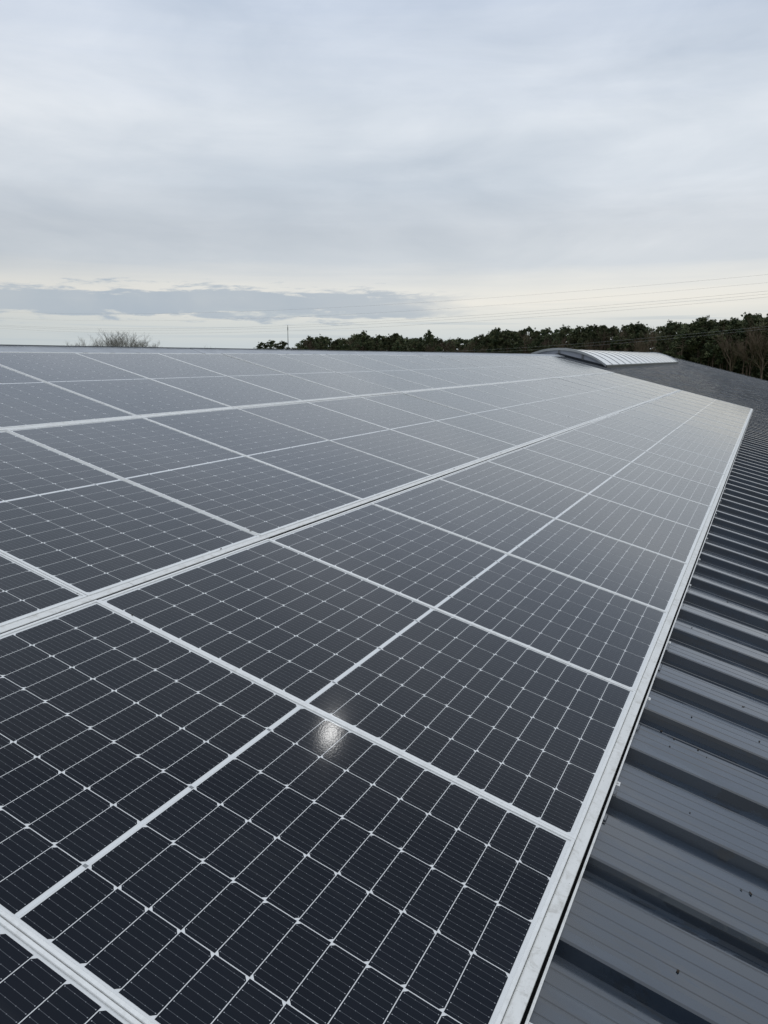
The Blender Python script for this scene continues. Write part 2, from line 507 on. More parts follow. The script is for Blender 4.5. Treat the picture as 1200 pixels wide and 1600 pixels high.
# ridge capping in lengths of three metres, with dark profile fillers between the ribs
capp = [(-0.23, -0.050), (-0.225, -0.043), (-0.02, -0.036), (0.0, -0.026)]


def cap_mesh():
    mb = MB()
    pts = []
    for y, z in capp:
        w = W(0, Y_RIDGE + y, z); pts.append((w[1], w[2]))
    pts += [(2 * ridge_w[1] - y, z) for y, z in reversed(pts)]
    low = [(y, z - 0.004) for y, z in reversed(pts)]
    mb.prism_x(pts + low, 0.0, 3.055)
    return mb.mesh('ridge_cap', M['cap'])


cm = cap_mesh()
fil = MB().box(-0.045, 0.012, -0.26, -0.20, -0.055, -0.040).mesh('profile_filler', M['dark'])
SKY0, SKY1 = 23.35, 43.4                         # the vaulted rooflight takes over the ridge here
x = RIB0
while x < X_END - 0.5:
    if not (SKY0 - 3.3 < x < SKY1 + 0.1):
        cp = hall_child('ridge_cap', cm, (x, 0, 0 if int(round(x / 3.06)) % 2 else 0.0012))
        for q in range(9):
            f = hall_child('profile_filler', fil, (0, 0, 0), (TILT, 0, 0), cp)
            w = W(0, Y_RIDGE, 0)
            f.location = (0.017 + q * RIB + 0.0, float(w[1]), float(w[2]))
    x += SHEET * 3
# last cap piece that runs up to the rooflight
sc_ = (SKY0 - 0.05 - (RIB0 + 7 * 3 * SHEET)) / 3.055
if sc_ > 0.05:
    hall_child('ridge_cap', cm, (RIB0 + 7 * 3 * SHEET, 0, 0)).scale = (sc_, 1, 1)
# verge flashing on the far gable, walls below
vf = MB()
vf.box(X_END - 0.10, X_END + 0.06, Y_EAVE - 0.02, Y_RIDGE, -0.055, -0.040).box(X_END + 0.05, X_END + 0.06, Y_EAVE - 0.02, Y_RIDGE, -0.25, -0.0551)
hall_child('verge_flashing', vf.mesh('verge_flashing', M['curb']), (0, 0, 0), (TILT, 0, 0))
ye, ze = W(0, Y_EAVE + 0.35, PAN - 0.12)[1:]
ym, zm = W(0, Y_RIDGE, PAN - 0.12)[1:]
prof = [(ye, GZ - 0.3), (ye, ze), (ym, zm), (2 * ym - ye, ze), (2 * ym - ye, GZ - 0.3)]
for xx in (RIB0 + 0.3, X_END - 0.3):
    hall_child('gable_wall', MB().prism_x(prof, xx - 0.06, xx + 0.06).mesh('gable_wall', M['wall']), (0, 0, 0))
for yy in (ye, 2 * ym - ye):
    hall_child('side_wall', MB().box(RIB0 + 0.37, X_END - 0.37, yy - 0.06, yy + 0.06, GZ + 0.5, ze - 0.06).mesh('side_wall', M['wall']), (0, 0, 0))
    hall_child('plinth', MB().box(RIB0 + 0.37, X_END - 0.37, yy - 0.1, yy + 0.1, GZ - 0.3, GZ + 0.5).mesh('plinth', M['concrete']), (0, 0, 0))

# ------------------------------------------------------------------ vaulted rooflight on the ridge
SKYLEN = SKY1 - SKY0
fw = W(0, 4.25, 0)
HALF = ridge_w[1] - fw[1]
zroof = W(0, 4.25, PAN)[2]
ZC = W(0, 4.25, 0.005)[2]                        # top of the kerb
ZA = W(0, Y_RIDGE, 0.135)[2]                     # crown of the vault
rise = ZA - ZC
RAD = (HALF * HALF + rise * rise) / (2 * rise)
rl = link('barrel_rooflight', None, loc=(SKY0, ridge_w[1], zroof))
tag(rl, 'long low arched rooflight with pale ribbed glazing on the roof ridge', 'rooflight')


def arc(tt, off=0.0):                            # tt -1..1 across the vault
    a = tt * math.asin(HALF / RAD)
    return ((RAD + off) * math.sin(a), (ZA - RAD - zroof) + (RAD + off) * math.cos(a))


NARC = 18
zk = ZC - zroof
for sgn in (-1, 1):
    mb = MB().prism_x([(sgn * (HALF + 0.04), -0.05), (sgn * (HALF + 0.04), zk), (sgn * (HALF - 0.06), zk), (sgn * (HALF - 0.06), 0.0)][::sgn], -0.02, SKYLEN + 0.02)
    link('kerb', mb.mesh('kerb', M['curb']), rl)
    link('sill_profile', MB().prism_x([(sgn * (HALF + 0.045), zk - 0.02), (sgn * (HALF + 0.045), zk + 0.008), (sgn * (HALF - 0.02), zk + 0.012), (sgn * (HALF - 0.02), zk - 0.015)][::sgn], -0.03, SKYLEN + 0.03).mesh('sill_profile', M['bar']), rl)
NB = 16
PITCH = SKYLEN / NB
gp = [arc(-1 + 2 * i / NARC) for i in range(NARC + 1)]
gl = MB(); gl.prism_x(gp + [(y, z - 0.016) for y, z in reversed(gp)], 0.03, PITCH - 0.03)
glm = gl.mesh('glazing_sheet', M['vault'])
bp_ = [arc(-1 + 2 * i / NARC, 0.008) for i in range(NARC + 1)]
bl = MB(); bl.prism_x(bp_ + [(y, z - 0.045) for y, z in reversed(bp_)], -0.035, 0.035)
blm = bl.mesh('glazing_bar', M['bar'])
for k in range(NB):
    link('glazing_sheet', glm, rl, (k * PITCH, 0, 0))
    if k: link('glazing_bar', blm, rl, (k * PITCH, 0, 0))
ep = [arc(-1 + 2 * i / NARC, 0.030) for i in range(NARC + 1)]
em = MB().prism_x(ep + [(y, z - 0.07) for y, z in reversed(ep)], -0.05, 0.05).mesh('end_arch', M['edge'])
tp = [arc(-1 + 2 * i / NARC, -0.045) for i in range(NARC + 1)]
for xx in (0.0, SKYLEN):
    link('end_arch', em, rl, (xx, 0, 0))
    link('end_kerb', MB().prism_x([(-HALF, -0.05), (-HALF, zk), (0, zk + HALF * math.tan(TILT)), (HALF, zk), (HALF, -0.05), (0, W(0, Y_RIDGE, PAN)[2] - zroof - 0.06)], xx - 0.03, xx + 0.03).mesh('end_kerb', M['curb']), rl)
    for a, b in ((-1.0, -0.5), (-0.5, 0.0), (0.0, 0.5), (0.5, 1.0)):
        n = 7
        up = [arc((a + (b - a) * i / n) * 0.985, -0.04) for i in range(n + 1)]
        lo = [(y, zk + (HALF - abs(y)) * math.tan(TILT) + 0.001) for y, z in reversed(up)]
        up = [(y, max(z, l[1] + 0.003)) for (y, z), l in zip(up, reversed(lo))]
        link('end_pane', MB().prism_x(up + lo, xx - 0.012 + 0.016, xx + 0.012 + 0.016).mesh('end_pane', M['tymp']), rl)
    for a in (-0.5, 0.0, 0.5):
        y, z = arc(a * 0.985, -0.03)
        link('end_mullion', MB().box(xx - 0.034, xx + 0.0035, y - 0.025, y + 0.025, zk + (HALF - abs(y)) * math.tan(TILT) - 0.01, z).mesh('end_mullion', M['bar']), rl)
# ------------------------------------------------------------------ solar panels
PW, PL = 1.05504, 1.755
GAPX = 0.0025
ROWGAP = 0.04346
CWID, CLEN = 0.1674, 0.0830
PX, PY = 0.1699, 0.0851                         # cell pitch across and along
MX = (PW - 6 * PX + (PX - CWID)) / 2             # first cell edge
YC = PL / 2
Z_GLASS = -0.0035


def frame_mesh():
    mb = MB(); o0, o1, p0, p1 = GAPX / 2, PW - GAPX / 2, 0.0, PL
    lip, dep = 0.0105, -0.036

    def loop(ins, z): return [(o0 + ins, p0 + ins, z), (o1 - ins, p0 + ins, z), (o1 - ins, p1 - ins, z), (o0 + ins, p1 - ins, z)]
    rings = [loop(0, dep), loop(0, -0.0012), loop(0.0012, 0), loop(lip - 0.0015, 0), loop(lip, -0.0010), loop(lip, -0.006)]
    for r in rings: mb.v += r
    for i in range(len(rings) - 1):
        for q in range(4):
            mb.f.append((i * 4 + q, i * 4 + (q + 1) % 4, (i + 1) * 4 + (q + 1) % 4, (i + 1) * 4 + q))
    return mb.mesh('frame', M['frame'])


def cell_geo(flip):
    """half-cut cell: clipped corners on one long side only"""
    c = 0.0085; x, y = CWID / 2, CLEN / 2
    top = [(-x, -y), (x, -y), (x, y - c), (x - c, y), (-x + c, y), (-x, y - c)]
    if flip: top = [(-a, -b) for a, b in top]
    n = 6
    v = [(a, b, 0.0) for a, b in top] + [(a, b, -0.0004) for a, b in top]
    f = [tuple(range(n))] + [((i + 1) % n, i, n + i, n + (i + 1) % n) for i in range(n)]
    return v, f


def add_cell_uv(me, centres=None):
    uvl = me.uv_layers.new(name='UVMap')
    a = np.empty(len(me.vertices) * 3); me.vertices.foreach_get('co', a); a = a.reshape(-1, 3)
    li = np.empty(len(me.loops), dtype=np.int32); me.loops.foreach_get('vertex_index', li)
    loc = a[:, :2].copy()
    if centres is not None: loc -= np.repeat(np.asarray(centres), 12, axis=0)
    uv = loc / (CWID, CLEN) + 0.5
    uvl.data.foreach_set('uv', uv[li].ravel())


cell_me = []
for fl in (0, 1):
    mb = MB(); mb.v, mb.f = cell_geo(fl)
    me = mb.mesh('cell', M['cell']); add_cell_uv(me); cell_me.append(me)
cells = []                                       # (x, y, flip)
for a in range(6):
    for half in (0, 1):
        for k in range(10):
            cx = MX + CWID / 2 + a * PX
            if half == 0: cy = YC - 0.008 - CLEN / 2 - k * PY
            else: cy = YC + 0.008 + CLEN / 2 + k * PY
            # columns alternate; the two halves mirror each other
            down_side = (a % 2 == 0) if half == 0 else (a % 2 == 1)
            cells.append((cx, cy, 1 if down_side else 0))
joined = MB(); cen = []
for cx, cy, fl in cells:
    v, f = cell_geo(fl); k = len(joined.v)
    joined.v += [(x + cx, y + cy, z) for x, y, z in v]; joined.f += [tuple(k + i for i in q) for q in f]
    cen.append((cx, cy))
joined_me = joined.mesh('cells', M['cell']); add_cell_uv(joined_me, cen)
fr_me = frame_mesh()
lam = MB().box(GAPX / 2 + 0.006, PW - GAPX / 2 - 0.006, 0.006, PL - 0.006, Z_GLASS - 0.004, Z_GLASS).mesh('glass_laminate', M['back'])
rib_me = MB().box(MX, PW - MX, YC - 0.0034, YC + 0.0034, Z_GLASS - 0.001, Z_GLASS + 0.0003).mesh('centre_ribbon', M['ribbon'])
tab_me = MB().box(-0.004, 0.004, -0.005, 0.005, -0.001, 0.0005).mesh('busbar_tab', M['tab'])
jb_me = MB().box(0.3, 0.75, YC - 0.05, YC + 0.05, -0.03, Z_GLASS - 0.0045).mesh('junction_box', M['dark'])
ROWY = [0.0, PL + ROWGAP, 2 * (PL + ROWGAP)]
ROWNAME = ['lowest row beside the bare roof', 'middle row', 'top row along the ridge']
NCOL = 20
n_single = 0
for r in range(3):
    for i in range(-1, NCOL):
        ox, oy = i * PW, ROWY[r]
        w = W(ox, oy, 0)
        tl = 0.0019
        p = link('solar_panel', None, loc=w, rot=(TILT + random.uniform(-tl, tl), random.uniform(-tl, tl), 0))
        from_far = NCOL - i
        lab = 'solar panel in the %s, %s from the far end' % (ROWNAME[r], ORD[from_far - 1])
        if r == 0 and i == 0:
            lab = 'solar panel in the lowest row with the bright glint of the sun on its glass'
        elif r == 0 and i == -1:
            lab = 'nearest solar panel of the lowest row, cut off at the lower corner'
        tag(p, lab, 'solar panel', 'solar panels in three rows on the roof')
        link('frame', fr_me, p)
        link('glass_laminate', lam, p)
        rb = link('centre_ribbon', rib_me, p)
        # how large does one cell of this panel show?
        q = project(W(ox + PW / 2, oy + PL / 2, 0)); qa = project(W(ox + PW / 2 + CWID, oy + PL / 2, 0)); qb = project(W(ox + PW / 2, oy + PL / 2 + CLEN, 0))
        area = abs((qa[0] - q[0]) * (qb[1] - q[1]) - (qa[1] - q[1]) * (qb[0] - q[0])) if q[2] > 0.3 else 0
        visible = not ((r == 1 and i < 0) or (r == 2 and i < 2))
        if (area > 150 and visible) or (r == 0 and i <= 0):
            n_single += 1
            for cx, cy, fl in cells:
                link('cell', cell_me[fl], p, (cx, cy, Z_GLASS + 0.0003))
        else:
            tag(link('cells', joined_me, p, (0, 0, Z_GLASS + 0.0003)), kind='stuff')
        if area > 60 and visible:
            for a in (1, 3, 5):
                link('busbar_tab', tab_me, rb, (MX + a * PX - (PX - CWID) / 2, YC, Z_GLASS + 0.0003))
print('panels with single cells', n_single)

# ------------------------------------------------------------------ mounting rails with clips
railp = [(-0.0008, -0.0365), (-0.0008, -0.0035), (-0.004, -0.0015), (-0.0315, -0.0015), (-0.0325, -0.0030), (-0.0325, -0.0048),
         (-0.009, -0.0048), (-0.009, -0.0365)]
lipp = [(-0.0405, -0.050), (-0.0405, -0.012), (-0.0465, -0.012), (-0.0465, -0.050)]
gapshadep = [(-0.0095, -0.050), (-0.0095, -0.0055), (-0.014, -0.0055), (-0.014, -0.040), (-0.0402, -0.040), (-0.0402, -0.050)]  # added black wall and floor: the shade in the rail gap, painted
RS = 2.95
names = ['weathered aluminium rail along the lowest edge of the solar panels beside the bare roof',
         'pale aluminium rail between the lowest and the middle row of solar panels',
         'pale aluminium rail between the middle row and the top row of panels']
clip = MB()
clip.box(-0.012, 0.012, -0.0555, -0.0468, -0.0245, -0.0220).box(-0.012, 0.012, -0.0580, -0.0556, -0.0600, -0.0220)
clip.box(-0.003, 0.003, -0.0535, -0.0485, -0.0219, -0.0190)
clip_me = clip.mesh('roof_clip', M['frame'])
foot_me = MB().box(-0.014, 0.016, -0.045, 0.01, -0.060, -0.0505).mesh('rail_foot', M['dark'])
for r in range(3):
    root = link('mounting_rail', None, loc=W(-PW, ROWY[r], 0), rot=(TILT, 0, 0))
    tag(root, names[r], 'rail', 'rails that carry the solar panels')
    x0, x1 = 0.004, (NCOL + 1) * PW - 0.004
    x = x0; off = 0.0
    first = (1.055 + 1.055 + 1.64) if r == 0 else (2.3 if r == 1 else 3.1)
    seglen = first
    while x < x1:
        e = min(x + seglen, x1); seglen = RS * 1.9
        mb = MB().prism_x(railp, x, e - 0.0025)
        sgm = link('rail_segment', mb.mesh('rail_segment', M['rail']), root, (0, 0, random.uniform(-0.0006, 0.0006)))
        if r == 0:
            link('rail_lip', MB().prism_x(lipp, x, e - 0.0025).mesh('rail_lip', M['rail']), sgm)
        link('rail_gap_shade', MB().prism_x(gapshadep, x, e - 0.0025).mesh('rail_gap_shade', M['dark']), sgm)
        x = e
    k = 0
    while True:                                  # feet on every rib, and the clips that show below the lowest rail
        xr = RIB0 + k * RIB + 0.017 + PW
        k += 1
        if xr < x0 + 0.05: continue
        if xr > x1 - 0.05: break
        link('rail_foot', foot_me, root, (xr, 0, 0))
        if r == 0 and k % 7 in (0, 2, 4):
            link('roof_clip', clip_me, root, (xr + random.uniform(-0.012, 0.012), 0, random.uniform(-0.002, 0.002)))
top_root = link('end_clamp_strip', None, loc=W(-PW, ROWY[2] + PL, 0), rot=(TILT, 0, 0))
tag(top_root, 'thin pale strip along the upper edge of the top panel row below the ridge', 'rail')
link('strip', MB().prism_x([(0.002, -0.036), (0.002, -0.004), (0.012, -0.004), (0.012, -0.036)], 0.0, (NCOL + 1) * PW).mesh('strip', M['rail']), top_root)



# ------------------------------------------------------------------ trees
def leaf_blob(v, f, c, rad, n, size, flat=0.6):
    """n small needle tufts through an ellipsoid round c"""
    d = rng.normal(size=(n, 3)); d /= np.linalg.norm(d, axis=1)[:, None]
    rr = rng.random(n) ** 0.45
    pts = c + d * rr[:, None] * np.array([rad, rad, rad * flat])
    a = rng.normal(size=(n, 3)); a /= np.linalg.norm(a, axis=1)[:, None]
    b = rng.normal(size=(n, 3)); b -= (a * b).sum(1)[:, None] * a; b /= np.linalg.norm(b, axis=1)[:, None]
    s = size * (0.5 + rng.random(n))
    k = len(v)
    for j in range(n):
        p = pts[j]
        v.append(p + a[j] * s[j]); v.append(p - a[j] * s[j] * 0.5 + b[j] * s[j] * 0.7); v.append(p - a[j] * s[j] * 0.5 - b[j] * s[j] * 0.7)
        f.append((k + 3 * j, k + 3 * j + 1, k + 3 * j + 2))


def pine_meshes(kind, seed):
    """unit tree one metre tall: (trunk with limbs, crown)"""
    global rng
    rng = np.random.default_rng(seed)
    tr = MB(); bendx, bendy = rng.normal(0, 0.02, 2)
    axis = lambda h: np.array([bendx * math.sin(h * 3.0), bendy * math.sin(h * 2.3 + 1), h])
    hs = np.linspace(-0.02, 0.97, 9)
    tr.tube([axis(h) for h in hs], [0.0125 * (1 - 0.86 * max(h, 0)) for h in hs], 6)
    v, f = [], []
    if kind == 'round':
        low, n, spread = 0.44, 36, 0.17
    elif kind == 'tall':
        low, n, spread = 0.40, 34, 0.13
    elif kind == 'spire':
        low, n, spread = 0.25, 26, 0.12
    else:                                        # broad
        low, n, spread = 0.32, 46, 0.19
    for j in range(n):
        h = low + (0.97 - low) * (j + rng.random()) / n
        e = (h - low) / (0.97 - low)
        if kind == 'spire': w = spread * (1.05 - e) + 0.015
        else: w = spread * math.sin(PI * min(1, 0.22 + 0.74 * e)) ** 0.8 * (0.65 + 0.7 * rng.random())
        a = rng.random() * 2 * PI
        p0 = axis(h); p1 = p0 + np.array([math.cos(a) * w, math.sin(a) * w, w * rng.uniform(-0.05, 0.45)])
        pm = (p0 + p1) / 2 + np.array([0, 0, -0.012])
        tr.tube([p0, pm, p1], [0.0042, 0.003, 0.0012], 4)
        rad = (0.028 + 0.034 * rng.random()) * (0.7 if kind == 'spire' else 1.0)
        leaf_blob(v, f, p1, rad, 60, 0.014, rng.uniform(0.45, 0.95))
        leaf_blob(v, f, (p1 + pm) / 2, rad * 1.1, 50, 0.014, 0.6)
        for q in range(2):
            leaf_blob(v, f, p1 + rng.normal(0, 0.030, 3), rad * 0.5, 22, 0.011, 0.9)
    leaf_blob(v, f, axis(0.965), 0.035 if kind != 'spire' else 0.016, 70, 0.014, 1.1)
    for j in range(7):                           # dead stubs on the bare trunk
        h = rng.uniform(0.15, low); a = rng.random() * 2 * PI; w = rng.uniform(0.03, 0.09)
        p0 = axis(h)
        tr.tube([p0, p0 + np.array([math.cos(a) * w, math.sin(a) * w, rng.uniform(-0.02, 0.03)])], [0.002, 0.0006], 3)
    c = MB(); c.v, c.f = v, f
    return tr.mesh('trunk', M['bark'], True), c.mesh('crown', M['needles'])


def bare_meshes(seed, spread=1.0, twig_mat='twigs', stems=1, thick=1.0, forks=(5, 5, 4, 4)):
    """leafless broadleaf tree one metre tall: (trunk, crown of limbs and twigs)"""
    rg = np.random.default_rng(seed)
    tr, cr = MB(), MB()

    def grow(p, d, ln, rad, lev):
        steps = 3; pts = [p]; q = p; dd = d
        for _ in range(steps):
            dd = dd + rg.normal(0, 0.11, 3) + np.array([0, 0, 0.06]); dd = dd / np.linalg.norm(dd)
            q = q + dd * ln / steps; pts.append(q)
        (tr if lev == 0 else cr).tube(pts, [max(rad * thick * (1 - 0.45 * i / steps), 0.0012 * thick) for i in range(steps + 1)], 5 if lev < 2 else 3)
        if lev >= 4: return
        n = forks[lev]
        for j in range(n):
            t = 0.35 + 0.65 * (j + rg.random()) / n if lev else 0.42 + 0.58 * (j + rg.random()) / n
            k = min(int(t * steps), steps - 1); b = pts[k] + (pts[k + 1] - pts[k]) * (t * steps - k)
            a = rg.random() * 2 * PI; sp = rg.uniform(0.35, 0.8) * spread
            nd = dd + sp * np.array([math.cos(a), math.sin(a), rg.uniform(-0.1, 0.4)]); nd = nd / np.linalg.norm(nd)
            grow(b, nd, ln * rg.uniform(0.52, 0.72), rad * 0.5, lev + 1)
    for s in range(stems):
        d0 = np.array([rg.normal(0, 0.05 + 0.12 * (stems > 1)), rg.normal(0, 0.05 + 0.12 * (stems > 1)), 1.0])
        grow(np.array([rg.normal(0, 0.02) * (stems > 1), rg.normal(0, 0.02) * (stems > 1), -0.02]), d0 / np.linalg.norm(d0), 0.44, 0.014 if stems == 1 else 0.009, 0)
    zt = max(max(q[2] for q in cr.v), 0.5)
    for mb in (tr, cr): mb.v = [tuple(np.asarray(q) / zt) for q in mb.v]
    return tr.mesh('trunk', M['bark'] if twig_mat == 'twigs' else M[twig_mat], True), cr.mesh('crown', M[twig_mat])


PINES = {k: [pine_meshes(k, 100 * i + s) for s in range(3)] for i, k in enumerate(('round', 'tall', 'broad', 'spire'))}
BARE = [bare_meshes(s, 1.0) for s in (5, 6, 7, 8)]
PALE = [bare_meshes(s, 0.5, 'palebark', 4, 0.62, (5, 4, 4, 3)) for s in (21, 22, 23)]
EYE_H = cpos[2] - GZ


def spot(u, dist):
    d = bearing(u)
    return np.array([cpos[0] + d[0] * dist, cpos[1] + d[1] * dist, GZ])


def height_to(u, v, dist):                       # height of something that reaches picture row v at this distance
    d = right * (u - 600) / FPX + down * (v - 800) / FPX + fwd
    return EYE_H + dist * d[2] / math.hypot(d[0], d[1])


def tree(name, meshes, u, dist, h, label, cat, group=None, wide=1.0):
    o = link(name, None, loc=spot(u, dist), rot=(0, 0, random.uniform(0, 2 * PI)))
    o.scale = (h * wide, h * wide, h)
    tag(o, label, cat, group)
    link('trunk', meshes[0], o); link('crown', meshes[1], o)
    return o


SKYLINE = [(462, 536), (472, 530), (490, 524), (508, 522), (524, 528), (538, 527), (552, 522), (568, 518), (585, 526), (600, 522), (614, 520), (632, 525), (648, 527), (670, 519),
           (690, 527), (720, 528), (742, 526), (760, 521), (778, 513), (800, 517), (822, 510), (845, 513), (868, 508), (890, 511), (915, 509), (940, 508), (965, 509), (990, 503), (1015, 507),
           (1040, 501), (1065, 503), (1095, 497), (1115, 502), (1135, 498), (1150, 496), (1165, 490), (1180, 494), (1200, 492), (1240, 490)]


def sky_v(u):
    for (a, va), (b, vb) in zip(SKYLINE, SKYLINE[1:]):
        if a <= u <= b: return va + (vb - va) * (u - a) / (b - a)
    return SKYLINE[0][1] if u < SKYLINE[0][0] else SKYLINE[-1][1]


def edge_dist(u):                                # the forest edge comes nearer towards the right
    return 400 - (u - 460) / 740 * 165


def zone(u):
    if u < 600: return 'where it ends beyond the ridge'
    if u < 830: return 'in the wood between the ridge and the arched rooflight'
    if u < 1060: return 'in the wood right behind the arched rooflight'
    return 'in the tall wood beside the far gable'


def wood_tree(u, dist, top_v, bare, rank):
    rk = ('at the front of the ', 'well inside the ', 'at the back of the ')[rank]
    zn = zone(u).replace('in the ', rk) if zone(u).startswith('in the ') else rk + 'wood ' + zone(u)
    h = max(8.0, height_to(u, top_v, dist))
    if bare:
        tree('bare_tree', random.choice(BARE), u, dist, h, 'leafless brown tree ' + zn, 'tree', 'bare trees ' + zn, random.uniform(0.75, 1.0))
    else:
        kind = random.choice(['round', 'tall', 'broad', 'round', 'tall', 'broad', 'broad'])
        tree('pine_tree', random.choice(PINES[kind]), u, dist, h, dict(round='round-topped', tall='slim', broad='wide')[kind] + ' dark pine ' + zn, 'tree', kind + ' pines ' + zn, random.uniform(0.85, 1.2))


u = 468.0
SPECIAL = [(1094, 497), (1165, 489), (1192, 490), (1010, 507), (568, 518), (670, 518), (778, 513)]
while u < 1250:                                  # three staggered ranks
    px = FPX / edge_dist(u)
    for rank, dd in enumerate((0, 9, 19)):
        uu = u + random.uniform(-0.5, 0.5) * 5 * px * 0.8 + rank * 4
        if any(abs(uu - s[0]) < 7 for s in SPECIAL) and rank == 1: continue
        if uu < 470 and rank: continue
        brown = 0.26 + (0.32 if 985 < uu < 1035 or uu > 1150 or 690 < uu < 750 else 0)
        tv = sky_v(uu) + abs(random.gauss(0, 3.2)) + (9 if rank == 0 else 0) + (random.uniform(0, 8) if rank == 0 else 0)
        wood_tree(uu, edge_dist(uu) + dd + random.uniform(-3, 3), tv, random.random() < brown * (1.4 if rank == 0 else 0.6), rank)
    u += 5.4 * px * random.uniform(0.85, 1.15)
tree('pine_tree', PINES['round'][1], 1094, edge_dist(1094) + 4, height_to(1094, 496, edge_dist(1094) + 4), 'broad round-topped dark pine standing proud of the wood near the far gable', 'tree', None, 1.15)
tree('spruce_tree', PINES['spire'][0], 1165, edge_dist(1165) + 6, height_to(1165, 488, edge_dist(1165) + 6), 'narrow pointed conifer, the tallest tip of the skyline near the far gable', 'tree')
tree('bare_tree', BARE[1], 1192, edge_dist(1192) + 5, height_to(1192, 488, edge_dist(1192) + 5), 'tall leafless tree with fine twigs at the very end of the wood', 'tree', None, 1.1)
tree('bare_tree', BARE[2], 1008, edge_dist(1008) - 6, height_to(1008, 509, edge_dist(1008) - 6), 'wide brown leafless tree in front of the pines above the rooflight', 'tree', None, 1.25)
tree('pine_tree', PINES['broad'][1], 568, edge_dist(568) + 5, height_to(568, 518, edge_dist(568) + 5), 'bushy pine rising highest in the far part of the wood', 'tree', None, 1.1)
tree('pine_tree', PINES['tall'][2], 670, edge_dist(670) + 5, height_to(670, 517, edge_dist(670) + 5), 'slim pine with a small flat top above the middle of the wood', 'tree', None, 0.8)
tree('pine_tree', PINES['round'][2], 778, edge_dist(778) + 5, height_to(778, 512, edge_dist(778) + 5), 'tall pine at the step in the skyline just before the rooflight', 'tree', None, 1.0)
# two small pine clumps left of the wood, by the mast
for uu, vv, wd, lab in ((411, 535, 1.5, 'small dark round pine farthest from the wood, beyond the ridge'), (428, 532, 1.7, 'small dark bushy pine between the lone pine and the mast'),
                        (444, 533.5, 1.5, 'small dark pine just beside the thin mast')):
    dd = 420
    tree('pine_tree', PINES['broad'][int(uu) % 3], uu, dd, height_to(uu, vv, dd), lab, 'tree', 'small pines by the mast', wd)
tree('bare_tree', BARE[3], 457, 410, height_to(457, 536, 410), 'small thin leafless tree in the gap between the mast and the wood', 'tree', None, 1.0)
# leafless trees beyond the ridge
for uu, vv, wd, lab in ((136, 527, 0.9, 'low leafless tree at the outer end of the bare tree group beyond the ridge'), (158, 522, 0.9, 'slender leafless tree second in the bare group beyond the ridge'),
                        (182, 512, 0.95, 'tallest many-stemmed leafless tree in the middle of the bare group'), (200, 515, 0.9, 'leafless tree close beside the tallest one of the bare group'),
                        (217, 524, 0.9, 'small leafless tree sloping down from the bare group'), (234, 530, 0.9, 'smallest leafless tree at the inner end of the bare group')):
    tree('bare_tree', PALE[int(uu) % 3], uu, 330, height_to(uu, vv, 330), lab, 'tree', 'leafless trees beyond the ridge', wd * 1.9)
tree('bare_tree', PALE[1], 312, 360, height_to(312, 537, 360), 'single tiny leafless treetop just showing over the ridge', 'tree', None, 1.3)

# the depth of the wood behind the edge: trunks and crowns too dense to tell apart
rng = np.random.default_rng(77)
dv, df = [], []; tk = MB()
u = 455.0
while u < 1290:
    px = FPX / edge_dist(u)
    for dd in (30, 44, 60):
        uu = u + rng.uniform(-8, 8); dist = edge_dist(min(uu, 1250)) + dd + rng.uniform(-5, 5)
        if uu < 466: continue
        h = max(8.0, height_to(uu, sky_v(uu) + 2 + abs(rng.normal(0, 2.5)), dist)); b = spot(uu, dist)
        tk.tube([b - (0, 0, .2), b + (0, 0, h * .9)], [0.22, 0.06], 5)
        for j in range(13):
            hh = h * rng.uniform(0.42, 0.97); a = rng.random() * 2 * PI; w = rng.uniform(0.4, 3.0)
            leaf_blob(dv, df, b + np.array([math.cos(a) * w, math.sin(a) * w, hh]), rng.uniform(1.0, 1.9), 34, 0.55)
        for j in range(9):                       # scrub between the trunks
            hh = h * rng.uniform(0.02, 0.5); a = rng.random() * 2 * PI; w = rng.uniform(0.5, 3.5)
            leaf_blob(dv, df, b + np.array([math.cos(a) * w, math.sin(a) * w, hh]), rng.uniform(1.4, 2.4), 40, 0.75, 1.0)
    u += 3.0 * px
tk.v = [tuple(q) for q in tk.v]
base = len(tk.v); wood = MB(); wood.v = tk.v + dv; wood.f = tk.f + [tuple(base + i for i in q) for q in df]
tag(link('woodland', wood.mesh('woodland', M['needles'])), 'dense dark pine wood closing the view behind the forest edge', 'woodland', kind='stuff')
dv, df = [], []
for u in np.arange(700, 1290, 3.0):
    dist = edge_dist(min(u, 1250)) - 2 + rng.uniform(-3, 12)
    h = rng.uniform(0.8, 3.2); b = spot(u, dist)
    leaf_blob(dv, df, b + np.array([0, 0, h * 0.5]), h * 0.7, 60, 0.28, 0.8)
sb = MB(); sb.v, sb.f = dv, df
tag(link('undergrowth', sb.mesh('undergrowth', M['scrub'])), 'brown tangled undergrowth along the foot of the forest edge', 'undergrowth', kind='stuff')
# a yellow-green bush under the trees near the gable
dv, df = [], []
stm = MB()
for j in range(7):
    a = rng.random() * 2 * PI; w = rng.uniform(0.2, 1.0); hh = rng.uniform(1.2, 3.6)
    stm.tube([(0, 0, -0.1), (math.cos(a) * w, math.sin(a) * w, hh)], [0.05, 0.02], 4)
    leaf_blob(dv, df, np.array([math.cos(a) * w, math.sin(a) * w, hh]), 0.8, 60, 0.16)
bu = link('bush', None, loc=spot(1151, edge_dist(1151) - 8))
tag(bu, 'pale yellow-green bush among the dark trunks near the far gable', 'bush')
link('stem', stm.mesh('stem', M['bark']), bu)
lb = MB(); lb.v, lb.f = dv, df
link('foliage', lb.mesh('foliage', M['bush']), bu)

